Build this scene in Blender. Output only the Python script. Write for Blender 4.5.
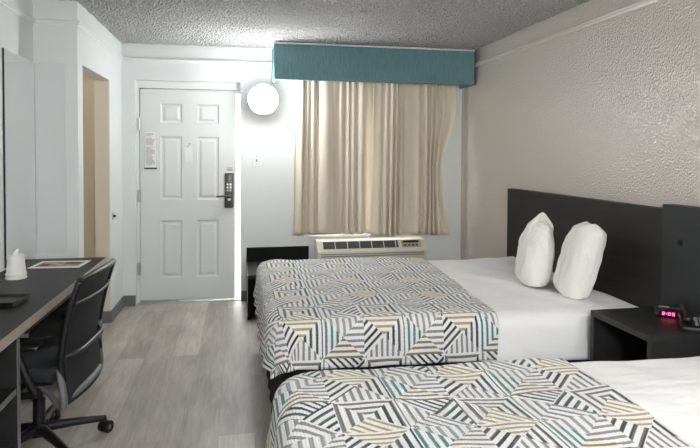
import bpy, bmesh, math, random
from mathutils import Vector, Matrix
C = bpy.context.scene
for o in list(bpy.data.objects): bpy.data.objects.remove(o)
random.seed(7)
PI = math.pi
# ------------------------------------------------------------------ camera
H = 2.44; XE = -1.054; XL = -1.325; XR = 2.258; D = 5.606; YP = 4.127; YR = -1.3
cd = bpy.data.cameras.new('camera'); cam = bpy.data.objects.new('camera', cd); C.collection.objects.link(cam)
F = 574.46; yaw, pitch, roll = .1918, .0255, -.0038
cd.sensor_width = 36; cd.lens = F/700*36
cd.shift_y = -(224-167.72)/700.0
cam.location = (0, 0, 1.4315)
cam.rotation_euler = (Matrix.Rotation(-yaw, 3, 'Z') @ Matrix.Rotation(PI/2-pitch, 3, 'X') @ Matrix.Rotation(-roll, 3, 'Z')).to_euler()
cd.clip_start = .02; C.camera = cam
# ------------------------------------------------------------------ world, exposure
w = bpy.data.worlds.new('daylight'); C.world = w; w.use_nodes = True
bg = w.node_tree.nodes['Background']; bg.inputs[0].default_value = (.93, .96, 1, 1); bg.inputs[1].default_value = 3
C.view_settings.view_transform = 'Standard'; C.view_settings.look = 'None'
C.view_settings.exposure = 1.28; C.view_settings.gamma = 1; C.view_settings.use_curve_mapping = False
SCONCE = 36.0       # globe lamp on the back wall
REAR_FILL = 76.0         # strength of the added fill globe behind the camera
CLOSET = 7.0
# ------------------------------------------------------------------ helpers
def srgb(r, g, b):
    f = lambda c: (c/255/12.92) if c/255 <= .04045 else ((c/255+.055)/1.055)**2.4
    return (f(r), f(g), f(b), 1)
def nd(nt, t, **k):
    n = nt.nodes.new(t)
    for a, v in k.items(): setattr(n, a, v)
    return n
def mat(name, col, rough=.6, metal=0, bump=None, var=None, emit=None, spec=.5, coat=0, sheen=0, transl=0):
    m = bpy.data.materials.new(name); m.use_nodes = True; nt = m.node_tree
    b = nt.nodes['Principled BSDF']
    b.inputs['Base Color'].default_value = col; b.inputs['Roughness'].default_value = rough
    b.inputs['Metallic'].default_value = metal; b.inputs['Specular IOR Level'].default_value = spec
    b.inputs['Coat Weight'].default_value = coat; b.inputs['Sheen Weight'].default_value = sheen
    tc = nd(nt, 'ShaderNodeTexCoord')
    if emit:
        b.inputs['Emission Color'].default_value = emit[0]; b.inputs['Emission Strength'].default_value = emit[1]
    if var:                                  # (scale, amount, stretch vector)
        mp = nd(nt, 'ShaderNodeMapping'); mp.inputs['Scale'].default_value = var[2]
        nt.links.new(tc.outputs['Object'], mp.inputs[0])
        n = nd(nt, 'ShaderNodeTexNoise'); n.inputs['Scale'].default_value = var[0]; n.inputs['Detail'].default_value = 6
        nt.links.new(mp.outputs[0], n.inputs['Vector'])
        mr = nd(nt, 'ShaderNodeMapRange'); mr.inputs[1].default_value = .3; mr.inputs[2].default_value = .7
        mr.inputs[3].default_value = 1-var[1]; mr.inputs[4].default_value = 1+var[1]
        nt.links.new(n.outputs[0], mr.inputs[0])
        vm = nd(nt, 'ShaderNodeVectorMath', operation='SCALE'); vm.inputs[0].default_value = col[:3]
        nt.links.new(mr.outputs[0], vm.inputs['Scale']); nt.links.new(vm.outputs[0], b.inputs['Base Color'])
    if bump:                                 # (kind, scale, strength, distance[, stretch])
        if bump[0] == 'voronoi':
            n = nd(nt, 'ShaderNodeTexVoronoi'); n.feature = 'SMOOTH_F1'; out = 'Distance'
        else:
            n = nd(nt, 'ShaderNodeTexNoise'); n.inputs['Detail'].default_value = 5; out = 0
        n.inputs['Scale'].default_value = bump[1]
        mp = nd(nt, 'ShaderNodeMapping'); mp.inputs['Scale'].default_value = bump[4] if len(bump) > 4 else (1, 1, 1)
        nt.links.new(tc.outputs['Object'], mp.inputs[0]); nt.links.new(mp.outputs[0], n.inputs['Vector'])
        bp = nd(nt, 'ShaderNodeBump'); bp.inputs['Strength'].default_value = bump[2]; bp.inputs['Distance'].default_value = bump[3]
        nt.links.new(n.outputs[out], bp.inputs['Height']); nt.links.new(bp.outputs[0], b.inputs['Normal'])
    if transl:
        t = nd(nt, 'ShaderNodeBsdfTranslucent'); t.inputs[0].default_value = col
        mx = nd(nt, 'ShaderNodeMixShader'); mx.inputs[0].default_value = transl
        nt.links.new(b.outputs[0], mx.inputs[1]); nt.links.new(t.outputs[0], mx.inputs[2])
        nt.links.new(mx.outputs[0], nt.nodes['Material Output'].inputs[0])
    return m
class B:
    """collects shapes into one bmesh"""
    def __init__(s): s.bm = bmesh.new()
    def box(s, x0, x1, y0, y1, z0, z1, bev=0):
        t = bmesh.new(); bmesh.ops.create_cube(t, size=1)
        for v in t.verts: v.co = Vector((x0+(v.co.x+.5)*(x1-x0), y0+(v.co.y+.5)*(y1-y0), z0+(v.co.z+.5)*(z1-z0)))
        if bev: bmesh.ops.bevel(t, geom=list(t.edges), offset=bev, segments=2, affect='EDGES', profile=.5)
        return s._add(t)
    def _add(s, t, M=None):
        if M is not None: bmesh.ops.transform(t, matrix=M, verts=t.verts)
        me = bpy.data.meshes.new('tmp'); t.to_mesh(me); t.free(); s.bm.from_mesh(me); bpy.data.meshes.remove(me); return s
    def cyl(s, a, b, r, r2=None, n=20, cap=True):
        a, b = Vector(a), Vector(b); r2 = r if r2 is None else r2
        t = bmesh.new(); bmesh.ops.create_cone(t, cap_ends=cap, segments=n, radius1=r, radius2=r2, depth=(b-a).length)
        q = Vector((0, 0, 1)).rotation_difference(b-a).to_matrix().to_4x4()
        return s._add(t, Matrix.Translation((a+b)/2) @ q)
    def sph(s, c, r, sc=(1, 1, 1), n=24):
        t = bmesh.new(); bmesh.ops.create_uvsphere(t, u_segments=n, v_segments=n//2, radius=r)
        return s._add(t, Matrix.Translation(c) @ Matrix.Diagonal((*sc, 1)))
    def lathe(s, prof, c=(0, 0, 0), n=32):
        t = bmesh.new(); rings = []
        for r, z in prof:
            rings.append([t.verts.new((c[0]+max(r, 1e-4)*math.cos(2*PI*k/n), c[1]+max(r, 1e-4)*math.sin(2*PI*k/n), c[2]+z)) for k in range(n)])
        for a, b in zip(rings, rings[1:]):
            for k in range(n): t.faces.new((a[k], a[(k+1) % n], b[(k+1) % n], b[k]))
        bmesh.ops.recalc_face_normals(t, faces=t.faces)
        return s._add(t)
    def tube(s, pts, r, n=10, sub=5, sy=1):
        P = [Vector(p) for p in pts]; R = list(r) if isinstance(r, (list, tuple)) else [r]*len(P)
        Q, RR = [], []
        for i in range(len(P)-1):
            p0, p1, p2, p3 = P[max(i-1, 0)], P[i], P[i+1], P[min(i+2, len(P)-1)]
            for k in range(sub):
                u = k/sub
                Q.append(.5*((2*p1)+(p2-p0)*u+(2*p0-5*p1+4*p2-p3)*u*u+(3*p1-p0-3*p2+p3)*u**3)); RR.append(R[i]*(1-u)+R[i+1]*u)
        Q.append(P[-1]); RR.append(R[-1])
        t = bmesh.new(); rings = []; T0 = (Q[1]-Q[0]).normalized()
        N = T0.orthogonal().normalized()
        for i, q in enumerate(Q):
            T = (Q[min(i+1, len(Q)-1)]-Q[max(i-1, 0)]).normalized()
            N = (N-T*N.dot(T)).normalized(); Bn = T.cross(N)
            rings.append([t.verts.new(q+(N*math.cos(2*PI*k/n)+Bn*math.sin(2*PI*k/n)*sy)*RR[i]) for k in range(n)])
        for a, b in zip(rings, rings[1:]):
            for k in range(n): t.faces.new((a[k], a[(k+1) % n], b[(k+1) % n], b[k]))
        t.faces.new(rings[0]); t.faces.new(rings[-1])
        bmesh.ops.recalc_face_normals(t, faces=t.faces)
        return s._add(t)
    def prism(s, poly, axis, a, b, bev=0):
        """poly: 2D points; extruded along axis ('x','y','z') from a to b"""
        def co(p, h):
            return {'x': (h, p[0], p[1]), 'y': (p[0], h, p[1]), 'z': (p[0], p[1], h)}[axis]
        t = bmesh.new(); A = [t.verts.new(co(p, a)) for p in poly]; Bv = [t.verts.new(co(p, b)) for p in poly]
        n = len(poly); t.faces.new(A); t.faces.new(Bv[::-1])
        for k in range(n): t.faces.new((A[k], Bv[k], Bv[(k+1) % n], A[(k+1) % n]))
        bmesh.ops.recalc_face_normals(t, faces=t.faces)
        if bev: bmesh.ops.bevel(t, geom=list(t.edges), offset=bev, segments=2, affect='EDGES', profile=.5)
        return s._add(t)
    def grid(s, fn, nu, nv, thick=0, uv=None):
        t = bmesh.new(); V = [[t.verts.new(fn(i/nu, j/nv)) for j in range(nv+1)] for i in range(nu+1)]
        for i in range(nu):
            for j in range(nv): t.faces.new((V[i][j], V[i+1][j], V[i+1][j+1], V[i][j+1]))
        return s._add(t)
    def rot(s, M):
        bmesh.ops.transform(s.bm, matrix=M, verts=s.bm.verts); return s
def put(name, b, m, parent=None, smooth=False, loc=None):
    me = bpy.data.meshes.new(name); b.bm.to_mesh(me); b.bm.free()
    o = bpy.data.objects.new(name, me); C.collection.objects.link(o)
    for q in (m if isinstance(m, list) else [m]): me.materials.append(q)
    if smooth:
        for p in me.polygons: p.use_smooth = True
        if smooth == 'auto': me.set_sharp_from_angle(angle=math.radians(35))
    if parent: o.parent = parent
    if loc: o.location = loc
    return o
def struct(name, b, m, smooth=False):
    o = put(name, b, m, None, smooth); o['kind'] = 'structure'; return o
def thing(name, label, cat, loc=(0, 0, 0), rz=0, group=None):
    o = bpy.data.objects.new(name, None); C.collection.objects.link(o); o.location = loc; o.rotation_euler = (0, 0, rz)
    o.empty_display_size = .1; o['label'] = label; o['category'] = cat
    if group: o['group'] = group
    return o
def tag(o, label, cat, group=None):
    o['label'] = label; o['category'] = cat
    if group: o['group'] = group
    return o
# ------------------------------------------------------------------ materials
M_white = mat('white_wall_paint', srgb(226, 229, 228), .55, bump=('noise', 70, .25, .004))
M_beige = mat('beige_wall_paint', srgb(192, 184, 174), .2, spec=.9, bump=('voronoi', 95, .85, .005))
M_jamblight = mat('jamb_warm_light_cream', srgb(226, 217, 200), .6)
M_closetw = mat('tan_closet_wall_paint', srgb(208, 194, 170), .6)
M_trim = mat('white_trim_paint', srgb(228, 231, 230), .4)
M_trimb = mat('beige_trim_paint', srgb(196, 188, 178), .3)
M_base = mat('grey_vinyl_baseboard', srgb(112, 114, 115), .5)
M_door = mat('white_door_paint', srgb(222, 225, 222), .42)
M_dark = mat('dark_laminate', srgb(34, 33, 33), .5, var=(14, .25, (1, .12, 1.6)), bump=('noise', 120, .1, .001))
M_desk = mat('dark_desk_laminate', srgb(33, 32, 31), .42, spec=.18, var=(10, .15, (1, .12, 1)), bump=('noise', 200, .1, .001))
M_bench = mat('black_bench_laminate', srgb(26, 26, 27), .85, spec=.15)
M_edge = mat('taupe_edge_band', srgb(168, 158, 148), .4)
M_black = mat('black_plastic', srgb(22, 22, 24), .38)
M_navy = mat('black_panel_laminate', srgb(28, 30, 33), .5)
M_head = mat('dark_headboard_laminate', srgb(35, 33, 32), .5, spec=.3, var=(16, .22, (1, .1, 1.8)))
M_metal = mat('brushed_metal', srgb(190, 190, 188), .3, 1)
M_gun = mat('gunmetal', srgb(96, 94, 90), .35, .8)
M_greyp = mat('grey_plastic', srgb(112, 112, 112), .4)
M_sheet = mat('white_cotton', srgb(247, 246, 244), .85, bump=('noise', 8, .4, .03, (.7, 2.2, 1)), sheen=.1)
M_pillow = mat('white_pillowcase', srgb(244, 240, 235), .85, bump=('noise', 11, .9, .05, (1, 1, .4)))
M_skirt = mat('black_bed_skirt', srgb(14, 15, 19), .9, bump=('noise', 60, .3, .004))
M_curt = mat('beige_curtain_fabric', srgb(222, 210, 191), .85, bump=('noise', 90, .15, .002), transl=.012)
M_teal = mat('teal_quilted_fabric', srgb(102, 138, 143), .8, var=(60, .16, (1, 1, .15)), bump=('noise', 95, .7, .01, (1, 1, .22)))
M_ac = mat('beige_plastic', srgb(216, 209, 194), .5)
M_grille = mat('dark_grille', srgb(64, 64, 64), .5)
M_paper = mat('white_paper', srgb(238, 236, 232), .6)
M_mesh = mat('black_mesh_fabric', srgb(30, 32, 36), .75, bump=('noise', 250, .4, .002))
M_mirror = mat('mirror_glass', (.86, .88, .87, 1), .02, 1)
M_acr = mat('grey_gloss_panel', srgb(216, 218, 219), .45)
M_globe = mat('opal_glass_lit', (1, 1, 1, 1), .3, emit=((.97, .99, 1, 1), SCONCE))
M_globe2 = mat('opal_glass_rear_fill', (1, 1, 1, 1), .3, emit=((.98, .99, 1, 1), REAR_FILL))
M_globe3 = mat('opal_glass_lit_warm', (1, 1, 1, 1), .3, emit=((1, .94, .84, 1), CLOSET))
M_red = mat('red_led', (.8, .02, .1, 1), .4, emit=((1, .06, .2, 1), 3))
M_out = mat('pale_concrete', srgb(215, 214, 210), .8, bump=('noise', 30, .3, .004))

def m_ceiling():
    m = mat('popcorn_ceiling', srgb(246, 245, 243), .9); nt = m.node_tree; b = nt.nodes['Principled BSDF']
    tc = nd(nt, 'ShaderNodeTexCoord')
    v = nd(nt, 'ShaderNodeTexVoronoi'); v.feature = 'SMOOTH_F1'; v.inputs['Scale'].default_value = 70
    n = nd(nt, 'ShaderNodeTexNoise'); n.inputs['Scale'].default_value = 45; n.inputs['Detail'].default_value = 4
    nt.links.new(tc.outputs['Object'], v.inputs['Vector']); nt.links.new(tc.outputs['Object'], n.inputs['Vector'])
    a = nd(nt, 'ShaderNodeMath', operation='SUBTRACT'); nt.links.new(n.outputs[0], a.inputs[0]); nt.links.new(v.outputs['Distance'], a.inputs[1])
    bp = nd(nt, 'ShaderNodeBump'); bp.inputs['Strength'].default_value = 1; bp.inputs['Distance'].default_value = .1
    nt.links.new(a.outputs[0], bp.inputs['Height']); nt.links.new(bp.outputs[0], b.inputs['Normal'])
    return m
M_ceil = m_ceiling()

def m_floor():
    m = mat('grey_oak_planks', srgb(160, 155, 148), .42); nt = m.node_tree; b = nt.nodes['Principled BSDF']; L = nt.links.new
    tc = nd(nt, 'ShaderNodeTexCoord')
    rt = nd(nt, 'ShaderNodeMapping'); rt.inputs['Rotation'].default_value = (0, 0, PI/2); rt.inputs['Location'].default_value = (.05, .1, 0)
    L(tc.outputs['Object'], rt.inputs[0])
    br = nd(nt, 'ShaderNodeTexBrick'); br.offset = .37; br.offset_frequency = 2
    br.inputs['Scale'].default_value = 1; br.inputs['Brick Width'].default_value = 1.22; br.inputs['Row Height'].default_value = .18
    br.inputs['Mortar Size'].default_value = .0007; br.inputs['Mortar Smooth'].default_value = .3
    br.inputs['Color1'].default_value = srgb(205, 197, 188); br.inputs['Color2'].default_value = srgb(174, 166, 157); br.inputs['Mortar'].default_value = srgb(140, 133, 125)
    L(rt.outputs[0], br.inputs['Vector'])
    mp = nd(nt, 'ShaderNodeMapping'); mp.inputs['Scale'].default_value = (6, .8, 1); L(tc.outputs['Object'], mp.inputs[0])
    n = nd(nt, 'ShaderNodeTexNoise'); n.inputs['Scale'].default_value = 3.2; n.inputs['Detail'].default_value = 9; n.inputs['Roughness'].default_value = .65; n.inputs['Distortion'].default_value = .5
    L(mp.outputs[0], n.inputs['Vector'])
    mp2 = nd(nt, 'ShaderNodeMapping'); mp2.inputs['Scale'].default_value = (2.2, .7, 1); L(tc.outputs['Object'], mp2.inputs[0])
    n2 = nd(nt, 'ShaderNodeTexNoise'); n2.inputs['Scale'].default_value = 2.5; n2.inputs['Detail'].default_value = 4; L(mp2.outputs[0], n2.inputs['Vector'])
    mr = nd(nt, 'ShaderNodeMapRange'); mr.inputs[1].default_value = .28; mr.inputs[2].default_value = .72; mr.inputs[3].default_value = .74; mr.inputs[4].default_value = 1.14; L(n.outputs[0], mr.inputs[0])
    mr2 = nd(nt, 'ShaderNodeMapRange'); mr2.inputs[1].default_value = .3; mr2.inputs[2].default_value = .7; mr2.inputs[3].default_value = .82; mr2.inputs[4].default_value = 1.1; L(n2.outputs[0], mr2.inputs[0])
    mm0 = nd(nt, 'ShaderNodeMath', operation='MULTIPLY'); L(mr.outputs[0], mm0.inputs[0]); L(mr2.outputs[0], mm0.inputs[1])
    mp3 = nd(nt, 'ShaderNodeMapping'); mp3.inputs['Scale'].default_value = (30, 2.2, 1); L(tc.outputs['Object'], mp3.inputs[0])
    n3 = nd(nt, 'ShaderNodeTexNoise'); n3.inputs['Scale'].default_value = 3; n3.inputs['Detail'].default_value = 5; L(mp3.outputs[0], n3.inputs['Vector'])
    mr3 = nd(nt, 'ShaderNodeMapRange'); mr3.inputs[1].default_value = .3; mr3.inputs[2].default_value = .7; mr3.inputs[3].default_value = .88; mr3.inputs[4].default_value = 1.08; L(n3.outputs[0], mr3.inputs[0])
    mm = nd(nt, 'ShaderNodeMath', operation='MULTIPLY'); L(mm0.outputs[0], mm.inputs[0]); L(mr3.outputs[0], mm.inputs[1])
    vm = nd(nt, 'ShaderNodeVectorMath', operation='SCALE'); L(br.outputs['Color'], vm.inputs[0]); L(mm.outputs[0], vm.inputs['Scale'])
    L(vm.outputs[0], b.inputs['Base Color'])
    bp = nd(nt, 'ShaderNodeBump'); bp.inputs['Strength'].default_value = .15; bp.inputs['Distance'].default_value = .003; L(n.outputs[0], bp.inputs['Height']); L(bp.outputs[0], b.inputs['Normal'])
    return m
M_floor = m_floor()

def m_quilt():
    """0.2 m cells cut by both diagonals, each triangle with its own stripe colour and direction"""
    m = mat('patchwork_stripe_quilt', (.8, .8, .8, 1), .85, sheen=.1); nt = m.node_tree; b = nt.nodes['Principled BSDF']; L = nt.links.new
    def mth(op, a, b_=None, c=None):
        n = nd(nt, 'ShaderNodeMath', operation=op)
        for k, q in enumerate((a, b_, c)):
            if q is None: continue
            if isinstance(q, (int, float)): n.inputs[k].default_value = q
            else: L(q, n.inputs[k])
        return n.outputs[0]
    uv = nd(nt, 'ShaderNodeUVMap'); sp = nd(nt, 'ShaderNodeSeparateXYZ')
    wn = nd(nt, 'ShaderNodeTexNoise'); wn.inputs['Scale'].default_value = 160; L(uv.outputs[0], wn.inputs['Vector'])
    L(uv.outputs[0], sp.inputs[0])
    u0, v0 = sp.outputs[0], sp.outputs[1]
    wob = mth('MULTIPLY', mth('SUBTRACT', wn.outputs[0], .5), .006)
    u0w = mth('ADD', u0, wob); v0w = mth('ADD', v0, wob)
    U = mth('DIVIDE', u0, .205); V = mth('DIVIDE', v0, .2)
    i = mth('FLOOR', mth('MULTIPLY', mth('FRACT', mth('DIVIDE', U, 2)), 2)); j = mth('FLOOR', mth('MULTIPLY', mth('FRACT', mth('DIVIDE', V, 2)), 2))
    fx = mth('SUBTRACT', mth('FRACT', U), .5); fy = mth('SUBTRACT', mth('FRACT', V), .5)
    hor = mth('GREATER_THAN', mth('ABSOLUTE', fx), mth('ABSOLUTE', fy))
    tx = mth('GREATER_THAN', fx, 0); ty = mth('ADD', mth('GREATER_THAN', fy, 0), 2)
    tri = mth('ADD', mth('MULTIPLY', hor, tx), mth('MULTIPLY', mth('SUBTRACT', 1, hor), ty))
    idn = mth('ADD', mth('MULTIPLY', mth('ADD', mth('MULTIPLY', j, 2), i), 4), tri)
    t = mth('DIVIDE', mth('ADD', idn, .5), 16)
    teal, char, gold, brown = (.006, .048, .056), (.022, .023, .025), (.48, .36, .18), (.27, .19, .10)
    grey, taupe, navy, lg = (.27, .265, .27), (.17, .155, .145), (.03, .05, .07), (.36, .355, .36)
    aqua = (.05, .22, .23)
    Hh, Vv, Sl, Bs = (0, 1), (1, 0), (.707, -.707), (.707, .707)      # stripe normals: horizontal, vertical, / , \
    # order: left, right, bottom, top ; cells: rowB col0, rowB col1, rowA col0, rowA col1
    T = [(taupe, Vv, 30), (teal, Vv, 32), (gold, Bs, 34), (taupe, Hh, 32),
         (grey, Vv, 34), (teal, Sl, 34), (grey, Bs, 34), (teal, Bs, 38),
         (char, Sl, 34), (navy, Vv, 34), (grey, Vv, 36), (gold, Hh, 36),
         (aqua, Vv, 36), (grey, Hh, 34), (brown, Hh, 36), (lg, Vv, 32)]
    def ramp(cols):
        r = nd(nt, 'ShaderNodeValToRGB'); r.color_ramp.interpolation = 'CONSTANT'; e = r.color_ramp.elements
        e[0].position = 0; e[0].color = (*cols[0], 1); e[1].position = 1/16; e[1].color = (*cols[1], 1)
        for k in range(2, 16):
            q = e.new(k/16); q.color = (*cols[k], 1)
        L(t, r.inputs[0]); return r
    rc = ramp([x[0] for x in T]); rd = ramp([(x[1][0]*x[2]/100+.5, x[1][1]*x[2]/100+.5, 0) for x in T])
    s2 = nd(nt, 'ShaderNodeSeparateColor'); L(rd.outputs[0], s2.inputs[0])
    kx = mth('MULTIPLY', mth('SUBTRACT', s2.outputs[0], .5), 100); ky = mth('MULTIPLY', mth('SUBTRACT', s2.outputs[1], .5), 100)
    ph = mth('ADD', mth('MULTIPLY', kx, u0w), mth('MULTIPLY', ky, v0w))
    fr = mth('ABSOLUTE', mth('SUBTRACT', mth('FRACT', ph), .5))
    msk = nd(nt, 'ShaderNodeMapRange'); msk.inputs[1].default_value = .24; msk.inputs[2].default_value = .33; L(fr, msk.inputs[0])
    alt = mth('MULTIPLY', mth('GREATER_THAN', mth('FRACT', mth('DIVIDE', mth('FLOOR', ph), 3)), .5), .35)
    c1 = nd(nt, 'ShaderNodeMix', data_type='RGBA'); L(alt, c1.inputs['Factor']); L(rc.outputs[0], c1.inputs['A']); c1.inputs['B'].default_value = (.3, .29, .27, 1)
    c2 = nd(nt, 'ShaderNodeMix', data_type='RGBA'); L(msk.outputs[0], c2.inputs['Factor']); L(c1.outputs['Result'], c2.inputs['B']); c2.inputs['A'].default_value = (.88, .87, .85, 1)
    L(c2.outputs['Result'], b.inputs['Base Color'])
    # fine quilting ribs
    wv = nd(nt, 'ShaderNodeTexWave'); wv.inputs['Scale'].default_value = 34; wv.inputs['Distortion'].default_value = 2.5; L(uv.outputs[0], wv.inputs['Vector'])
    bp = nd(nt, 'ShaderNodeBump'); bp.inputs['Strength'].default_value = .5; bp.inputs['Distance'].default_value = .004; L(wv.outputs[0], bp.inputs['Height']); L(bp.outputs[0], b.inputs['Normal'])
    return m
M_quilt = m_quilt()

# ------------------------------------------------------------------ room shell
struct('floor', B().box(-2.35, XR+.2, YR-.2, D+.2, -.1, 0), M_floor)
cb_ = B().box(-2.35, XR+.2, YR-.2, D+.2, H, H+.1)
nx, ny, cx0, cx1, cy0, cy1 = 380, 290, XL+.002, XR-.001, 2.9, D-.001      # sprayed popcorn texture as relief
rr = random.Random(1)
vs = [[cb_.bm.verts.new((cx0+(cx1-cx0)*(i+rr.uniform(-.3, .3)*(0 < i < nx))/nx, cy0+(cy1-cy0)*(j+rr.uniform(-.3, .3)*(0 < j < ny))/ny, H-.0005-.0085*rr.random()**1.8)) for j in range(ny+1)] for i in range(nx+1)]
for i in range(nx):
    for j in range(ny): cb_.bm.faces.new((vs[i][j], vs[i][j+1], vs[i+1][j+1], vs[i+1][j])).smooth = True
struct('ceiling', cb_, M_ceil)
struct('wall_right', B().box(XR, XR+.15, YR, D+.2, 0, H), M_beige)
struct('wall_front', B().box(XL-.15, XR+.15, YR-.15, YR, 0, H), M_white)
struct('wall_left', B().box(XL-.15, XL, YR, YP, 0, H), M_white)
dL, dR, dT = -.94, .0195, 2.103
wL, wR, wB, wT = .68, 1.84, .625, 2.02
b = B()
b.box(-2.3, dL, D, D+.2, 0, H); b.box(dL, dR, D, D+.2, dT, H); b.box(dR, wL, D, D+.2, 0, H)
b.box(wL, wR, D, D+.2, 0, wB); b.box(wL, wR, D, D+.2, wT, H); b.box(wR, XR, D, D+.2, 0, H)
struct('wall_back', b, M_white)
oN, oF, oT = 4.25, 5.095, 2.03
b = B()
b.box(XL-.15, XE, YP, oN, 0, H); b.box(XE-.115, XE, oN, oF, oT, H); b.box(XE-.115, XE, oF, D, 0, H)
struct('wall_entry', b, M_white)
b = B(); b.box(-2.3, -2.2, YP, D, 0, H); b.box(-2.2, XL-.15, YP, YP+.1, 0, H)
struct('wall_alcove', b, M_closetw)
b = B(); b.box(-2.2, XE-.115, oF+.16, oF+.22, 0, H)
struct('wall_closet', b, M_closetw)
# jamb lining of the doorway (warm light painted in as cream)
b = B(); b.box(XE-.117, XE-.004, oF-.012, oF, .1, oT-.001)
struct('trim_5', b, M_jamblight)
def rail(poly_axis, name, fn, m): struct(name, fn, m, 'auto')
zt = 2.29
prof = [(0, -.02), (.008, -.02), (.012, -.008), (.02, -.004), (.022, .006), (.014, .016), (0, .018)]
def rail_back(x0, x1, y, m, n): struct(n, B().prism([(y-d, zt+z) for d, z in prof], 'x', x0, x1), m)
def rail_side(x, s, y0, y1, m, n): struct(n, B().prism([(x+s*d, zt+z) for d, z in prof], 'y', y0, y1), m)
rail_back(XE+.001, XR-.001, D, M_trim, 'trim_1')
rail_side(XE, 1, YP-.02, D-.001, M_trim, 'trim_2')
rail_back(XL+.001, XE, YP, M_trim, 'trim_3')
rail_side(XL, 1, YR, YP-.001, M_trim, 'trim_4')
rail_side(XR, -1, YR, D-.001, M_trimb, 'trim_6')
bh = .1
struct('baseboard_back', B().box(XE+.001, dL-.002, D-.014, D, 0, bh, .003).box(dR+.004, XR-.001, D-.014, D, 0, bh, .003), M_base)
struct('baseboard_entry', B().box(XE, XE+.013, oF-.013, D-.015, 0, bh, .003).box(XE-.112, XE, oF-.026, oF-.013, 0, bh, .003).box(XE, XE+.013, YP-.012, oN, 0, bh, .003), M_base)
struct('baseboard_left', B().box(XL, XL+.013, YR, YP-.014, 0, bh, .003).box(XL, XE, YP-.013, YP, 0, bh, .003), M_base)
struct('baseboard_right', B().box(XR-.013, XR, YR, D-.015, 0, bh, .003), M_base)

# ------------------------------------------------------------------ door
DY = D+.08
fr = B(); fr.box(dL-.01, -.916, DY-.002, DY+.08, 0, dT+.01, .002); fr.box(-.9165, dR+.01, DY-.0015, DY+.08, 2.036, dT+.01, .002); fr.box(-.915, -.89, DY+.05, DY+.08, 0, 2.04); fr.box(dL, dR, DY+.05, DY+.08, 2.005, 2.035)
struct('trim_7', fr, M_trim)
door = bpy.data.objects.new('door_1', None); C.collection.objects.link(door); door['kind'] = 'structure'; door.location = (-.913, DY, 0)
door.rotation_euler = (0, .005, 0)
def leaf():
    b = B(); W = .878; z0, z1 = .012, 2.024; th = .044
    xs = [0, .18, .385, .515, .715, W]
    rows = [(.235, .785), (.98, 1.585), (1.71, 1.895)]
    cols = [(.18, .38), (.515, .72)]
    def ok(x, z):
        for c in cols:
            for r in rows:
                if c[0] < x < c[1] and r[0] < z < r[1]: return True
        return False
    X = sorted({0, W, *[q for c in cols for q in c]}); Z = sorted({z0, z1, *[q for r in rows for q in r]})
    bm = b.bm
    def quad(*p): bm.faces.new([bm.verts.new(q) for q in p])
    for xa, xb in zip(X, X[1:]):
        for za, zb in zip(Z, Z[1:]):
            if not ok((xa+xb)/2, (za+zb)/2): quad((xa, 0, za), (xb, 0, za), (xb, 0, zb), (xa, 0, zb))
            else:
                st = [(0, 0), (.012, .011), (.026, .011), (.044, .002)]
                def ring(i, y): return [(xa+i, y, za+i), (xb-i, y, za+i), (xb-i, y, zb-i), (xa+i, y, zb-i)]
                R = [ring(i, y) for i, y in st]
                for p, q in zip(R, R[1:]):
                    for k in range(4): quad(p[k], p[(k+1) % 4], q[(k+1) % 4], q[k])
                quad(*R[-1])
    quad((0, 0, z0), (0, 0, z1), (0, th, z1), (0, th, z0)); quad((W, 0, z0), (W, th, z0), (W, th, z1), (W, 0, z1))
    quad((0, 0, z1), (W, 0, z1), (W, th, z1), (0, th, z1)); quad((0, 0, z0), (0, th, z0), (W, th, z0), (W, 0, z0))
    quad((0, th, z0), (0, th, z1), (W, th, z1), (W, th, z0))
    bmesh.ops.remove_doubles(bm, verts=bm.verts, dist=1e-5); bmesh.ops.recalc_face_normals(bm, faces=bm.faces)
    return b
put('door_leaf', leaf(), M_door, door)
put('door_sweep', B().box(.0, .872, -.008, .0, .008, .03, .002), M_metal, door)
for z in (.33, 1.02, 1.7):
    put('hinge', B().cyl((-.008, -.008, z-.06), (-.008, -.008, z+.06), .009, n=12).box(-.03, -.008, -.006, -.0005, z-.055, z+.055).box(-.004, .004, -.003, -.0005, z-.055, z+.055), M_metal, door)
put('peephole', B().cyl((.447, -.004, 1.515), (.447, .0, 1.515), .013).cyl((.447, -.007, 1.515), (.447, -.003, 1.515), .008), M_metal, door)
lk = put('lock_plate', B().box(.775, .862, -.024, .0, .9, 1.24, .012), M_gun, door, 'auto')
put('lock_housing', B().box(.785, .852, -.034, -.024, .96, 1.16, .006), M_gun, lk, 'auto')
kb = B()
for r in range(3):
    for c in range(2): kb.cyl((.803+.03*c, -.038, 1.07+.03*r), (.803+.03*c, -.034, 1.07+.03*r), .008, n=12)
put('keypad_button', kb, M_metal, lk)
put('lever_handle', B().cyl((.822, -.07, 1.015), (.822, -.034, 1.015), .017).tube([(.825, -.062, 1.015), (.78, -.066, 1.018), (.70, -.062, 1.014)], [.012, .010, .008]), M_gun, lk, True)
put('thumb_turn', B().cyl((.82, -.044, .985), (.82, -.034, .985), .014).box(.805, .835, -.056, -.044, .981, .989, .002), M_metal, lk)
put('instruction_label', B().box(.795, .85, -.0012, 0, 1.262, 1.272).box(.795, .85, -.0012, 0, 1.284, 1.290), M_greyp, door)
st = B().box(-.001, .0, -.001, 0, 0, .001)
struct('trim_8', B().box(dR-.004, dR-.0005, DY-.03, DY+.03, 1.3, 1.38, .001).box(dR-.004, dR-.0005, DY-.03, DY+.03, 1.0, 1.07, .001), M_metal)
struct('trim_9', B().box(dL, dR, DY-.05, DY+.1, 0, .008, .002), M_metal)   # threshold
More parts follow.
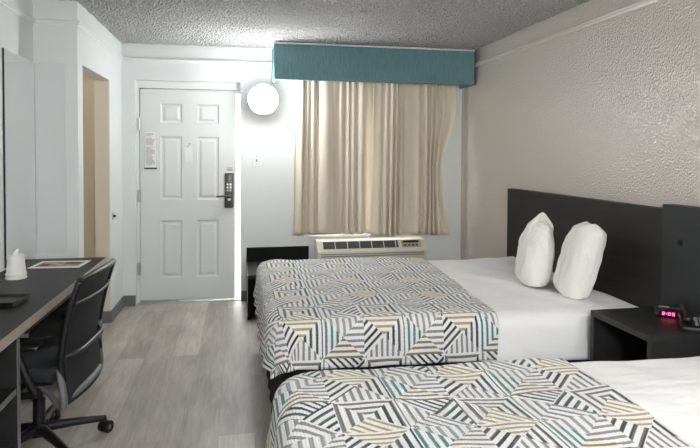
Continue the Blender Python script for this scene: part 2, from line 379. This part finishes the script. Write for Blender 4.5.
# things hung on the door
t = thing('door_notice', 'clear narrow holder with printed notice hung left of the upper door panels', 'notice', (-.873, DY-.002, 1.28))
put('holder', B().box(0, .118, -.006, -.002, 0, .35, .002), mat('clear_holder', srgb(214, 217, 214), .15), t)
put('printed_sheet', B().box(.008, .11, -.0075, -.006, .012, .345), M_paper, t)
b = B(); random.seed(3); z = .325
while z > .03:
    if random.random() > .12: b.box(.014, .014+random.uniform(.05, .088), -.0083, -.0075, z, z+.0035)
    z -= .0105
put('printed_lines', b, M_greyp, t)
put('bottom_lip', B().box(0, .118, -.011, -.002, -.006, .006, .002), M_black, t)
t = thing('hanging_tag', 'small blank white card hanging under the door peephole', 'tag', (-.468, DY-.002, 1.335))
put('card', B().box(-.034, .034, -.004, -.002, 0, .15, .001), M_paper, t)
put('hang_string', B().tube([(-.01, -.004, .14), (-.004, -.007, .165), (.008, -.004, .14)], .0015, n=6), M_greyp, t)

# wall switch right of the door, small plate on the entry wall
t = thing('light_switch', 'white wall switch plate between the door and the glowing globe', 'switch', (.172, D, 1.30))
put('cover_plate', B().box(-.038, .038, -.006, 0, 0, .12, .003), M_trim, t)
put('toggle', B().box(-.006, .006, -.02, -.006, .045, .07, .002), M_greyp, t)
for z in (.022, .098): put('screw', B().cyl((0, -.0075, z), (0, -.006, z), .004, n=10), M_gun, t)
t = thing('wall_latch', 'small metal latch plate on the white entry wall beside the doorway', 'latch', (XE, 5.2, .855))
put('latch_plate', B().box(0, .004, -.03, .03, 0, .06, .001), M_metal, t)
put('latch_stub', B().cyl((.004, 0, .03), (.022, 0, .03), .011, n=14), M_black, t)

# globe sconce
t = thing('globe_sconce', 'round white glowing globe lamp on the wall beside the valance', 'lamp', (.226, D, 1.924))
put('wall_mount', B().cyl((0, 0, 0), (0, -.03, 0), .06, .05).cyl((0, -.03, 0), (0, -.12, 0), .03), M_trim, t, 'auto')
put('globe', B().sph((0, -.24, 0), .135, n=48), M_globe, t, True)
hp = [(.1385*math.cos(math.radians(q)), .1385*math.sin(math.radians(q))) for q in range(5, 91, 5)]  # hidden rear cap, added to keep the globe's light off the nearby wall
hp = hp+[(.0, .1385)]+[(.137*math.cos(math.radians(q)), .137*math.sin(math.radians(q))) for q in range(90, 4, -5)]+[hp[0]]
put('globe_light_shield', B().lathe(hp, n=48).rot(Matrix.Translation((0, -.24, 0)) @ Matrix.Rotation(-PI/2, 4, 'X')), M_trim, t, True)
# fill globe added on the unseen wall behind the camera
t = thing('globe_sconce', 'added white fill globe on the wall behind the viewer, out of frame', 'lamp', (.45, YR, 1.95))
put('wall_mount', B().cyl((0, 0, 0), (0, .03, 0), .06, .05).cyl((0, .03, 0), (0, .12, 0), .03), M_trim, t, 'auto')
put('globe', B().sph((0, .24, 0), .15, n=32), M_globe2, t, True)
t = thing('globe_sconce', 'added white fill globe over the nearer headboard, out of frame', 'lamp', (XR, .95, 1.75))  # unseen fill globe, added to brighten the beds and left walls
put('wall_mount', B().cyl((0, 0, 0), (-.03, 0, 0), .05, .04).cyl((-.03, 0, 0), (-.12, 0, 0), .03), M_trim, t, 'auto')
put('globe', B().sph((-.22, 0, 0), .11, n=32), mat('opal_glass_bed_fill', (1, 1, 1, 1), .3, emit=((.98, .99, 1, 1), 20)), t, True)
t = thing('closet_globe', 'small warm lamp on the ceiling inside the side doorway', 'lamp', (-1.75, 4.7, H))
put('ceiling_mount', B().cyl((0, 0, 0), (0, 0, -.03), .06, .05), M_trim, t, 'auto')
put('globe', B().sph((0, 0, -.1), .085, n=24), M_globe3, t, True)

# ------------------------------------------------------------------ window, curtains, valance
win = bpy.data.objects.new('window_1', None); C.collection.objects.link(win); win['kind'] = 'structure'
b = B(); b.box(wL, wR, D+.10, D+.14, wB, wB+.05); b.box(wL, wR, D+.10, D+.14, wT-.05, wT); b.box(wL, wL+.05, D+.10, D+.14, wB, wT); b.box(wR-.05, wR, D+.10, D+.14, wB, wT); b.box(1.31, 1.35, D+.10, D+.14, wB, wT)
put('window_frame', b, M_metal, win)
gl = bpy.data.materials.new('window_glass'); gl.use_nodes = True; g = gl.node_tree.nodes['Principled BSDF']; g.inputs['Transmission Weight'].default_value = 1; g.inputs['Roughness'].default_value = 0; g.inputs['IOR'].default_value = 1.02
put('window_pane', B().box(wL+.05, wR-.05, D+.118, D+.122, wB+.05, wT-.05), gl, win)
put('window_sill', B().box(wL-.02, wR+.02, D-.02, D+.1, wB-.02, wB, .004), M_trim, win)
struct('ground', B().box(-3, 4, D+.2, D+6, -.12, -.02), M_out)

VY = 5.233
t = thing('window_valance', 'teal fabric covered box valance across the top of the window', 'valance', (.315, VY, 2.093))
vl = 2.238-.315; vh = .322
b = B(); b.box(0, vl, 0, .025, 0, vh, .006); b.box(0, .02, .02, D-VY-.023, 0, vh, .006); b.box(vl-.02, vl, .02, D-VY-.023, 0, vh, .006)
put('fabric_box', b, M_teal, t)
put('top_board', B().box(-.004, vl, -.004, D-VY-.023, vh, vh+.016, .002), M_trim, t)
put('curtain_track', B().box(.1, vl-.1, .15, .18, .18, .2), M_metal, t)

def curtain(name, label, edgeL, edgeR, ztop, zbot, seed, nf, y0=5.47, amp=.028):
    rnd = random.Random(seed); N = 220; Mz = 40
    ph = [rnd.uniform(0, 6.28) for _ in range(6)]
    def lerp(tab, z):
        for (z1, x1), (z0, x0) in zip(tab, tab[1:]):
            if z <= z1 and z >= z0: return x0+(x1-x0)*(z-z0)/(z1-z0)
        return tab[-1][1] if z < tab[-1][0] else tab[0][1]
    def fn(u, v):
        z = ztop+(zbot-ztop)*v
        a, c = lerp(edgeL, z), lerp(edgeR, z)
        k = u*nf
        warp = .35*math.sin(2.1*k/nf*6+ph[0])+.25*math.sin(11*u+ph[1]+.6*v)
        th = 2*PI*(k+warp)
        s = math.sin(th); s = math.copysign(abs(s)**.7, s)
        A = amp*(.45+.55*abs(math.sin(7*u+ph[2])))*(.75+.45*v)
        y = y0-A*s-.012*math.sin(17*u+ph[3]+1.2*v)-.006*math.sin(41*u+ph[4])
        cn = edgeR[-1][1]; x = a+(cn-a)*(u+.006*math.sin(th*1.0+ph[5])*v)+(c-cn)*max(0, (u-.72)/.28)**1.4
        zz = z+(.008*math.sin(9*u+ph[4]) if v > .97 else 0)
        return (x, y, zz)
    b = B(); b.grid(fn, N, Mz)
    o = put(name, b, M_curt, None, True)
    s = o.modifiers.new('cloth_thickness', 'SOLIDIFY'); s.thickness = .003
    tag(o, label, 'curtain', 'window curtains'); return o
curtain('curtain', 'beige pleated curtain panel on the left, nearest the globe lamp', [(2.25, .535), (.6, .515)], [(2.25, 1.34), (.6, 1.30)], 2.24, .645, 5, 8, 5.50, .022)
curtain('curtain', 'beige pleated curtain panel on the right with a loose outer fold', [(2.25, 1.29), (.6, 1.27)], [(2.25, 2.12), (2.05, 2.13), (1.87, 2.14), (1.7, 2.11), (1.5, 2.03), (1.3, 1.985), (1.1, 1.995), (.6, 2.07)], 2.24, .624, 11, 10, 5.445, .024)

# ------------------------------------------------------------------ air conditioner
t = thing('air_conditioner', 'beige wall air conditioner below the window curtains', 'air conditioner', (.735, D, 0))
W = 1.08; f0 = -.235
prof = [(0, .22), (f0+.01, .22), (f0-.005, .25), (f0-.012, .40), (f0, .49), (f0+.02, .51), (f0+.075, .578), (f0+.095, .585), (0, .585)]
put('casing', B().prism(prof, 'x', 0, W, .004), M_ac, t, 'auto')
import math as _m
def on_slope(x0, x1, s0, s1, lift, th):   # box lying on the sloped louvre face
    p0 = Vector((f0+.02, .51)); p1 = Vector((f0+.075, .578)); dvec = (p1-p0); n = Vector((-dvec.y, dvec.x)).normalized()
    a = p0+dvec*s0+n*lift; c = p0+dvec*s1+n*lift
    poly = [tuple(a), tuple(c), tuple(c+n*th), tuple(a+n*th)]
    return poly, x0, x1
def slope_box(b, x0, x1, s0, s1, lift, th):
    poly, a, c = on_slope(x0, x1, s0, s1, lift, th); b.prism(poly, 'x', a, c)
b = B(); slope_box(b, .05, .80, .06, .94, 0, .003)
gr = put('grille', b, M_grille, t)
b = B()
for k in range(1, 6): slope_box(b, .05, .80, k/6-.02, k/6+.02, .003, .003)
put('louvre_slats', b, M_greyp, gr)
for k in range(7):
    b = B(); slope_box(b, .05+k*.12, .058+k*.12, .04, .96, .003, .005); put('louvre_divider', b, M_ac, gr)
b = B(); slope_box(b, .835, 1.03, .05, .95, 0, .004)
pn = put('control_panel', b, mat('tan_panel', srgb(168, 160, 146), .5), t)
b = B(); slope_box(b, .85, 1.01, .62, .86, .004, .003); put('display', b, M_black, pn)
b = B()
for k in range(4): slope_box(b, .855+k*.04, .88+k*.04, .2, .38, .004, .004)
put('control_button', b, M_gun, pn)
b = B()
for z in (.445, .465, .30, .32, .34): b.box(.03, W-.03, f0-.016, f0-.006, z, z+.006)
put('intake_slats', b, M_greyp, t)

# ------------------------------------------------------------------ bench under the window
t = thing('luggage_bench', 'low dark wooden luggage bench between the door and air conditioner', 'bench', (.075, 4.95, 0))
bw, bd, bz, bk_ = .60, .64, .385, .52
M_btop = mat('dark_bench_top', srgb(58, 57, 56), .35)
put('bench_top', B().box(0, bw, 0, bd, bz-.03, bz, .002), M_btop, t)
put('side_panel', B().box(0, .03, .002, bd, 0, bz-.03, .002), M_bench, t)
put('side_panel', B().box(bw-.03, bw, .002, bd, 0, bz-.03, .002), M_bench, t)
put('edge_strip', B().box(-.002, .0, 0, .03, .02, bz), M_trim, t)  # white strip paints in door daylight along the bench edge
put('back_board', B().box(0, bw, bd-.02, bd, bz, bk_, .002), M_bench, t)
put('lower_panel', B().box(.03, bw-.03, .03, .05, .02, bz-.03), M_bench, t)

# ------------------------------------------------------------------ beds
HBX = 2.198
def bed(name, label, x0, x1, yn, yf, quilt_label, sheet_label, ux, vy, qx1, foot_h, side):
    """x0 foot .. x1 head; yn near .. yf far.  returns nothing"""
    t = thing(name, label, 'bed', (x0+.1, (yn+yf)/2, 0))
    ox, oy = x0+.1, (yn+yf)/2
    hw = (yf-yn)/2
    put('bed_base', B().box(.03, x1-ox, -hw+.09, hw-.09, 0.0, .34, .02), M_skirt, t)
    put('mattress', B().box(.0, x1-ox, -hw+.05, hw-.05, .34, .54, .05), M_sheet, t, 'auto')
    # skirt: pleated cloth hanging round foot and sides
    def sk(u, v):
        per = [( x1-ox, -hw+.05), (.06, -hw+.05), (-.01, -hw+.12), (-.01, hw-.12), (.06, hw-.05), (x1-ox, hw-.05)]
        Ls = [math.dist(a, c) for a, c in zip(per, per[1:])]; s = u*sum(Ls); i = 0
        while i < 4 and s > Ls[i]: s -= Ls[i]; i += 1
        a, c = per[i], per[i+1]; k = s/Ls[i]; dx, dy = (c[0]-a[0])/Ls[i], (c[1]-a[1])/Ls[i]
        w_ = .006*math.sin(u*190)*v
        inn = .045*v
        return (a[0]+(c[0]-a[0])*k+dy*w_-dy*inn*1.0*(1 if True else 0)*(-1 if False else 1)*(-1)*(-1), a[1]+(c[1]-a[1])*k-dx*w_+dx*inn*0, .38-.375*v)
    o = put('bed_skirt', B().grid(sk, 320, 6), M_skirt, t, True)
    # cloth draped over: flat coordinates a (x) and b (y) -> folded position
    r = .07
    def drape(a, bb, top, x_lo, lo, hi, hem, seed, rc=.15):
        ix, iy0, iy1 = x_lo+rc, lo+rc, hi-rc
        dx = min(a-ix, 0); dy = (bb-iy1) if bb > iy1 else (bb-iy0 if bb < iy0 else 0)
        qx, qy = max(a, ix), min(max(bb, iy0), iy1)
        d = math.hypot(dx, dy)
        wr = .006*math.sin(6*a+3.1*bb+seed)+.005*math.sin(11*bb-4*a+2*seed)+.003*math.sin(23*a+9*bb)
        if d < 1e-6: return Vector((a, bb, top(a, bb)+wr))
        n = Vector((dx/d, dy/d)); m = max(abs(dx), abs(dy))
        k = rc-r
        if d <= k: return Vector((a, bb, top(a, bb)+wr))
        # scale overshoot so the hem stays level at the corners
        e = (m-k) if m > k else 0
        e = e*(1.0)+(d-m)*.35
        if e < r*PI/2:
            h = k+r*math.sin(e/r); z = top(qx, qy)-r*(1-math.cos(e/r))+wr*max(0, 1-e/r)
        else:
            q = e-r*PI/2; h = k+r+.05*q+q*.12*(.5+.5*math.sin((a*1.0+bb)*26+seed))*(1 if abs(n.x) > .1 else .5)
            z = top(qx, qy)-r-q
        return Vector((qx+n.x*h, qy+n.y*h, z))
    top = lambda a, bb: .615-.032*min(max((a-x0)/1.9, 0), 1)
    # white sheet / duvet
    def cloth(nm, mtl, parent, a0, a1, b0, b1, na, nb, topf, xlo, lo, hi, seed, lab, uvoff):
        bm = bmesh.new(); uvl = bm.loops.layers.uv.new('UVMap'); V = []; P = {}
        for i in range(na+1):
            row = []
            for j in range(nb+1):
                a = a0+(a1-a0)*i/na; bb = b0+(b1-b0)*j/nb
                if nm == 'patchwork_quilt': a = a0+((qx1+.07*(bb-yn)*side)-a0)*i/na
                v = bm.verts.new(drape(a, bb, topf, xlo, lo, hi, 0, seed)); P[v] = (a-uvoff[0], bb-uvoff[1]); row.append(v)
            V.append(row)
        for i in range(na):
            for j in range(nb):
                f = bm.faces.new((V[i][j], V[i+1][j], V[i+1][j+1], V[i][j+1])); f.smooth = True
                for l in f.loops: l[uvl].uv = P[l.vert]
        me = bpy.data.meshes.new(nm); bm.to_mesh(me); bm.free(); me.materials.append(mtl)
        o = bpy.data.objects.new(nm, me); C.collection.objects.link(o)
        s = o.modifiers.new('cloth_thickness', 'SOLIDIFY'); s.thickness = .006; s.offset = 1
        tag(o, lab, 'sheet' if 'sheet' in nm else 'quilt')
        return o
    cloth('bed_sheet', M_sheet, None, qx1-.09, x1, yn-(.25 if x0 < .13 else .20), yf+.2, 90, 110, lambda a, bb: top(a, bb)-.006, x0+.04, yn+.012, yf-.012, .4, sheet_label, (0, 0))
    cloth('patchwork_quilt', M_quilt, None, x0-.2, qx1, yn-(.25 if x0 < .13 else .20), yf+.2, 150, 170, lambda a, bb: top(a, bb)+.008, x0, yn, yf, .4, quilt_label, (ux, vy))
bed('bed', 'farther bed with black skirt, its foot beside the luggage bench', .135, HBX-.004, 2.74, 4.40,
    'striped patchwork quilt on the farther bed under the window', 'white sheet on the farther bed, under the two pillows', .195, 2.785, 1.315, .2, 1)
bed('bed', 'nearer bed in the foreground, cut off by the bottom of the frame', .122, HBX-.004, .50, 2.14,
    'striped patchwork quilt on the nearer bed in the foreground', 'white sheet on the nearer bed at the lower right corner', .70, 2.0, 1.275, .2, 0)

# ------------------------------------------------------------------ headboards
def slab(name, label, y0, y1, z1, th=None, x=None, m=None):
    o = put(name, B().box((x or HBX), XR-.0005, y0, y1, .0 if True else 0, z1, .003), m or M_head)
    return tag(o, label, 'headboard')
slab('headboard', 'wide dark wood headboard behind the two white pillows', 2.65, 4.44, 1.143)
slab('headboard', 'dark headboard of the nearer bed, mostly out of frame at the right', .35, 2.12, 1.143)
t = thing('cable_panel', 'taller black wall panel with two holes behind the nightstand', 'panel', (HBX-.02, 2.12, 0))
pb = B().box(.012, XR-HBX+.019, .003, .528, 0, 1.17, .003)
put('panel_board', pb, M_navy, t)
for (yy, zz) in ((.40, .985), (.25, .90)):
    put('cable_hole', B().cyl((.010, yy, zz), (.0135, yy, zz), .016, n=20), mat('hole_black', (.002, .002, .002, 1), .9), t)

# ------------------------------------------------------------------ nightstand
t = thing('nightstand', 'black open-front nightstand between the two beds', 'nightstand', (1.80, 2.23, 0))
nw, ndp, nz = .449, .375, .62
put('top', B().box(0, ndp, 0, nw, nz-.03, nz, .002), M_dark, t)
put('side_panel', B().box(0, ndp, 0, .028, 0, nz-.03, .002), M_dark, t)
put('side_panel', B().box(0, ndp, nw-.028, nw, 0, nz-.03, .002), M_dark, t)
put('back_panel', B().box(ndp-.02, ndp, .028, nw-.028, 0, nz-.03), M_dark, t)
put('shelf', B().box(.02, ndp-.02, .028, nw-.028, .28, .3), M_dark, t)

# clock radio
t = thing('clock_radio', 'small black clock radio with red digits on the nightstand', 'clock', (2.125, 2.51, .6203), 0)
t.rotation_euler = (0, 0, math.radians(-38)); t.scale = (.8, .8, .8)
def superbox(b, w, d, h, z0=0):
    prof = [(-d/2, z0+.006), (-d/2-.004, z0+.012), (-d/2+.002, z0+h*.55), (-d/2+.03, z0+h*.92), (-d/2+.05, z0+h), (d/2-.02, z0+h*.95), (d/2, z0+h*.6), (d/2, z0+.006), (d/2-.01, z0), (-d/2+.01, z0)]
    b.prism(prof, 'x', -w/2, w/2, .003); return b
put('casing', superbox(B(), .17, .10, .05), M_black, t, 'auto')
put('display_window', B().box(-.06, .045, -.0565, -.053, .012, .036, .001), mat('smoked_window', srgb(40, 12, 18), .15), t)
SEG = {'0': 'abcdef', '2': 'abged', '5': 'afgcd', '1': 'bc', '3': 'abgcd'}
def seg(b, ch, x, z, w, h, y):
    th = .003; m = h/2
    R = {'a': (x, x+w, z+h-th, z+h), 'd': (x, x+w, z, z+th), 'g': (x, x+w, z+m-th/2, z+m+th/2), 'f': (x, x+th, z+m, z+h), 'b': (x+w-th, x+w, z+m, z+h), 'e': (x, x+th, z, z+m), 'c': (x+w-th, x+w, z, z+m)}
    for c in SEG[ch]: q = R[c]; b.box(q[0], q[1], y-.001, y, q[2], q[3])
b = B()
for ch, x in (('2', -.04), ('0', -.008), ('5', .014)): seg(b, ch, x, .015, .014, .018, -.0565)
b.box(-.018, -.015, -.0575, -.0565, .019, .022); b.box(-.018, -.015, -.0575, -.0565, .027, .030)
put('digits', b, M_red, t)
b = B()
for k in range(4): b.box(-.055+k*.03, -.037+k*.03, -.012, -.002, .0485, .053, .001)
put('control_button', b, M_greyp, t)
put('tuning_knob', B().cyl((.066, -.062, .026), (.066, -.052, .026), .010), M_greyp, t)
put('snooze_bar', B().box(-.06, .0, -.008+.02, .012+.02, .047, .0515, .002), M_metal, t)
# telephone
t = thing('telephone', 'black desk telephone at the right edge of the nightstand', 'telephone', (2.075, 2.30, .6203), math.radians(-35))
put('phone_body', B().prism([(-.07, 0), (.07, 0), (.07, .055), (-.07, .022)], 'x', -.05, .07, .004), M_black, t, 'auto')
put('handset', B().tube([(-.028, -.07, .05), (-.028, -.03, .07), (-.028, .03, .085), (-.028, .075, .082)], [.020, .013, .013, .020]), M_black, t, True)
b = B()
for i in range(3):
    for j in range(4): b.box(.005+i*.018, .017+i*.018, -.045+j*.02, -.033+j*.02, .026+j*.0047, .032+j*.0047+.003, .001)
put('keypad', b, M_greyp, t)

# ------------------------------------------------------------------ pillows
def tabv(tab, v):
    for (a, x), (b_, y) in zip(tab, tab[1:]):
        if v <= b_: k = max(0, (v-a)/(b_-a)); k = k*k*(3-2*k); return x+(y-x)*k
    return tab[-1][1]
def pillow(label, loc, rz, lean, sx, sy, sz, seed, wt, tt, shift):
    """upright pillow: thickness along x, depth along y, height along z; wt, tt, shift are profiles over the height"""
    rnd = random.Random(seed); n = 56; bm = bmesh.new(); ph = [rnd.uniform(0, 6) for _ in range(8)]
    for s in (-1, 1):
        V = []
        for i in range(n+1):
            row = []
            for j in range(n+1):
                u = -1+2*i/n; v = -1+2*j/n
                thk = max(0, 1-abs(u)**3.2)**.55*max(0, 1-abs(v)**9)**.5
                y = u*sy/2*tabv(wt, v)+tabv(shift, v); z = v*sz/2*(1-.06*u*u*(v > 0))
                z += .012*math.sin(3*u+ph[4])*max(v, 0)
                rg = lambda t, w_: abs(math.sin(t))**w_
                wr = .014*rg(2.6*u+1.1*v+ph[0], .6)+.010*rg(1.6*v-4.2*u+ph[1], .7)+.0035*math.sin(11*u+3*v+ph[2])+.002*math.sin(12*v+ph[3]+9*u)-.014
                x = s*(sx/2*thk*tabv(tt, v)+wr*thk)
                row.append(bm.verts.new((x, y, z)))
            V.append(row)
        for i in range(n):
            for j in range(n):
                q = (V[i][j], V[i+1][j], V[i+1][j+1], V[i][j+1]); bm.faces.new(q if s > 0 else q[::-1])
    bmesh.ops.remove_doubles(bm, verts=bm.verts, dist=1e-4)
    bmesh.ops.recalc_face_normals(bm, faces=bm.faces)
    R = Matrix.Rotation(rz, 4, 'Z') @ Matrix.Rotation(lean, 4, 'Y')
    bmesh.ops.transform(bm, matrix=R, verts=bm.verts)
    zm = min(v.co.z for v in bm.verts)
    for v in bm.verts: v.co.z = max(v.co.z-zm-.03, .0)
    me = bpy.data.meshes.new('pillow'); bm.to_mesh(me); bm.free(); me.materials.append(M_pillow)
    for p in me.polygons: p.use_smooth = True
    o = bpy.data.objects.new('pillow', me); C.collection.objects.link(o); o.location = loc
    tag(o, label, 'pillow', 'upright pillows on the farther bed'); return o
pillow('white standing pillow farther from the nightstand, pointed at the top', (1.90, 3.42, .602), -.34, .13, .20, .36, .48, 1,
       [(-1, .92), (-.5, 1), (.1, .98), (.6, .72), (1, .22)], [(-1, .9), (-.5, 1), (.1, 1), (.6, .72), (1, .25)], [(-1, 0), (.2, 0), (1, -.02)])
pillow('white standing pillow nearer the nightstand, its top corner folded right', (1.975, 3.055, .602), -.30, .22, .19, .33, .47, 5,
       [(-1, .86), (-.4, .95), (.4, 1.0), (.8, .88), (1, .6)], [(-1, .85), (-.5, .95), (.2, 1), (.8, .9), (1, .6)], [(-1, .02), (.2, 0), (1, -.05)])

# ------------------------------------------------------------------ mirror and panel on the left
MY = 3.615
t = thing('wall_mirror', 'tall frameless mirror at the left frame edge above the desk', 'mirror', (XL, MY, .76))
put('mirror_glass', B().box(.002, .008, .004, YP-MY-.006, 0, 1.26), M_mirror, t)
put('edge_channel', B().box(0, .010, 0, .004, 0, 1.265), M_black, t)
t = tag(put('wall_panel', B().box(XL+.009, -1.127, YP-.005, YP-.0005, .76, 2.02, .001), M_acr), 'pale glossy panel on the short wall behind the desk', 'panel')

# ------------------------------------------------------------------ desk
t = thing('desk', 'long dark desk along the left wall with taupe edging', 'desk', (XL, 1.2, 0))
dx1 = -.842-XL; dy1 = 3.95-1.2
put('desktop', B().box(.001, dx1-.002, 0, dy1-.002, .712, .75), M_desk, t)
put('edge_band', B().box(dx1-.002, dx1, 0, dy1, .710, .7505).box(.001, dx1, dy1-.002, dy1, .710, .7505), M_edge, t)
put('end_panel', B().box(.03, dx1-.05, dy1-.05, dy1-.02, 0, .71, .002), M_dark, t)
put('back_panel', B().box(.005, .02, 1.32, dy1-.05, .35, .71), M_dark, t)
cb = put('shelf_cabinet', B().box(.002, dx1-.03, 1.29, 1.32, 0, .71, .001).box(.002, dx1-.03, 0, .03, 0, .71, .001).box(.002, .02, .03, 1.29, 0, .71).box(.02, dx1-.05, .03, 1.29, .0, .06), M_dark, t)
put('shelf', B().box(.02, dx1-.035, .03, 1.29, .46, .485).box(.02, dx1-.035, .03, 1.29, .23, .25), M_dark, cb)
put('edge_strip', B().box(dx1-.03, dx1-.028, 1.29, 1.32, 0, .71).box(dx1-.035, dx1-.033, .03, 1.29, .46, .485), M_greyp, cb)
put('cable_grommet', B().cyl((.07, 2.10, .75), (.07, 2.10, .7535), .035), M_black, t)
put('pencil_drawer', B().box(.08, dx1-.06, 1.5, 2.25, .64, .708, .004), M_dark, t)

# things on the desk
t = thing('paper_cups', 'wrapped stack of upside-down white paper cups on the desk', 'cups', (-1.178, 3.37, .75))
put('outer_cup', B().lathe([(0, .128), (.036, .128), (.0385, .124), (.0385, .1235), (.0485, .030), (.052, .028), (.052, .020), (.050, .018), (.047, .018)]), M_paper, t, 'auto')
put('inner_cup', B().lathe([(.0475, .022), (.049, .010), (.0525, .008), (.0525, 0), (.048, 0)]), M_paper, t, 'auto')
put('plastic_wrap', B().tube([(-.010, 0, .122), (.0, 0, .140), (.012, .004, .156)], [.013, .011, .005], n=7), mat('clear_wrap', srgb(235, 235, 236), .2), t)
M_print = mat('leaflet_print', srgb(170, 140, 125), .5, var=(22, .7, (1, 1, 1)))
M_print2 = mat('leaflet_dark_print', srgb(70, 62, 66), .5, var=(30, .6, (1, 1, 1)))
t = thing('leaflet', 'glossy printed leaflet lying flat at the far end of the desk', 'leaflet', (-1.06, 3.735, .7503), math.radians(-4))
put('sheet', B().box(-.145, .145, -.11, .11, .0, .002), M_paper, t)
put('photo_print', B().box(-.12, .125, -.075, .07, .002, .0024), M_print, t)
put('photo_print', B().box(.02, .11, -.02, .06, .0024, .0027), M_print2, t)
put('photo_print', B().box(-.11, -.05, -.06, .01, .0024, .0027), M_print2, t)
t = thing('black_tray', 'flat black plastic tray near the left frame edge on the desk', 'tray', (-1.13, 2.82, .7503), math.radians(-6))
put('tray_base', B().box(-.16, .17, -.075, .075, 0, .012, .004), M_black, t)
b = B(); b.prism([(-.075, .006), (-.082, .022), (-.078, .024), (-.068, .010)], 'x', -.16, .17); b.prism([(.075, .006), (.082, .022), (.078, .024), (.068, .010)], 'x', -.16, .17)
b.prism([(.165, .004), (.178, .022), (.174, .024), (.16, .010)], 'y', -.078, .078)
put('rim', b, M_black, t)

# ------------------------------------------------------------------ office chair (faces the desk, -x)
t = thing('office_chair', 'black mesh swivel office chair pushed up to the desk', 'chair', (-.945, 2.975, 0), math.radians(-5))
# local: chair faces -x, back towards +x
def bx(z):   # backrest x over height
    tab = [(.28, .225), (.40, .205), (.52, .195), (.66, .218), (.78, .250), (.87, .28)]
    for (z0, x0), (z1, x1) in zip(tab, tab[1:]):
        if z <= z1: return x0+(x1-x0)*max(0, (z-z0))/(z1-z0)
    return tab[-1][1]
hwid = lambda z: .235+.012*math.sin((z-.3)*5)
def bk(u, v):
    z = .305+.55*v; y = (u-.5)*2*hwid(z)
    return (bx(z)+.03*(1-(2*u-1)**2), y, z)
o = put('backrest', B().grid(bk, 24, 24), M_mesh, t, True); s = o.modifiers.new('cloth_thickness', 'SOLIDIFY'); s.thickness = .008
b = B()
for sd in (-1, 1):
    b.tube([(bx(z), sd*hwid(z), z) for z in (.40, .5, .6, .7, .8, .855)], .016, sy=.8)
b.tube([(bx(.86)+.03*(1-(k/4-1)**2), (k/4-1)*hwid(.86), .86+.01*(1-(k/4-1)**2)) for k in range(9)], .016)
put('back_frame', b, M_black, t, True)
b = B().tube([(bx(.76)+.012+.03*(1-(k/4-1)**2), (k/4-1)*hwid(.76), .76) for k in range(9)], .006)
b.tube([(bx(.5)+.01, -.23, .52), (bx(.5)+.045, -.15, .52), (bx(.5)+.05, 0, .52), (bx(.5)+.045, .15, .52), (bx(.5)+.01, .23, .52)], [.008, .013, .013, .013, .008])
put('lumbar_bar', b, M_gun, t, True)
for sd in (-1, 1):
    put('side_bracket', B().tube([(.185+.02*(sd+1)/2, sd*.243, .47+.08*(sd+1)/2), (.20, sd*.25, .40), (.205, sd*.245, .33), (.19, sd*.23, .295), (.10, sd*.15, .33), (.0, sd*.08, .37)], [.013, .017, .018, .015, .011, .011]), M_greyp, t, True)
put('lower_crossbar', B().tube([(.195, -.235, .315), (.235, -.12, .335), (.245, 0, .34), (.235, .12, .335), (.195, .235, .315)], .017), M_greyp, t, True)
put('seat', B().prism([(-.27, -.235), (.14, -.235), (.19, -.2), (.19, .2), (.14, .235), (-.27, .235), (-.30, .19), (-.30, -.19)], 'z', .40, .475, .022), M_mesh, t, 'auto')
put('seat_pan', B().box(-.2, .12, -.14, .14, .355, .40, .01), M_black, t)
for sd in (-1, 1):
    a = put('armrest', B().tube([(.10, sd*.27, .37), (.06, sd*.285, .47), (.02, sd*.28, .575)], [.018, .018, .02]), M_black, t, True)
    put('arm_pad', B().box(-.13, .13, sd*.28-.04, sd*.28+.04, .575, .60, .012), M_black, a, 'auto')
    if sd == -1: pass
put('arm_mount', B().tube([(.0, -.27, .365), (.0, 0, .36), (.0, .27, .365)], .016).tube([(.0, -.27, .365), (.1, -.27, .37)], .016, sub=2).tube([(.0, .27, .365), (.1, .27, .37)], .016, sub=2), M_black, t)
put('gas_column', B().cyl((0, 0, .10), (0, 0, .24), .028).cyl((0, 0, .24), (0, 0, .36), .018).cyl((0, 0, .07), (0, 0, .125), .045, .04), M_black, t, 'auto')
def wheel(px, py, rz):
    b = B(); c, s = math.cos(rz), math.sin(rz)
    for q in (-.016, .016):
        b.cyl((px-s*(q-.009), py+c*(q-.009), .03), (px-s*(q+.009), py+c*(q+.009), .03), .03, n=24)
    return b
a0 = math.radians(28)
for k in range(5):
    a = a0+k*2*PI/5; R = .30; c, s = math.cos(a), math.sin(a)
    leg = put('star_leg', B().tube([(c*.03, s*.03, .10), (c*.15, s*.15, .09), (c*R, s*R, .072)], [.026, .020, .015], sy=1.0), M_black, t, True)
    cs = put('caster', wheel(c*(R+.0), s*(R+.0), a+.6), M_black, leg, 'auto')
    put('wheel_hub', B().cyl((c*R-math.sin(a+.6)*.0265, s*R+math.cos(a+.6)*.0265, .03), (c*R+math.sin(a+.6)*.0265, s*R-math.cos(a+.6)*.0265, .03), .011, n=12).cyl((c*R, s*R, .04), (c*R, s*R, .075), .007, n=10), M_greyp, leg)
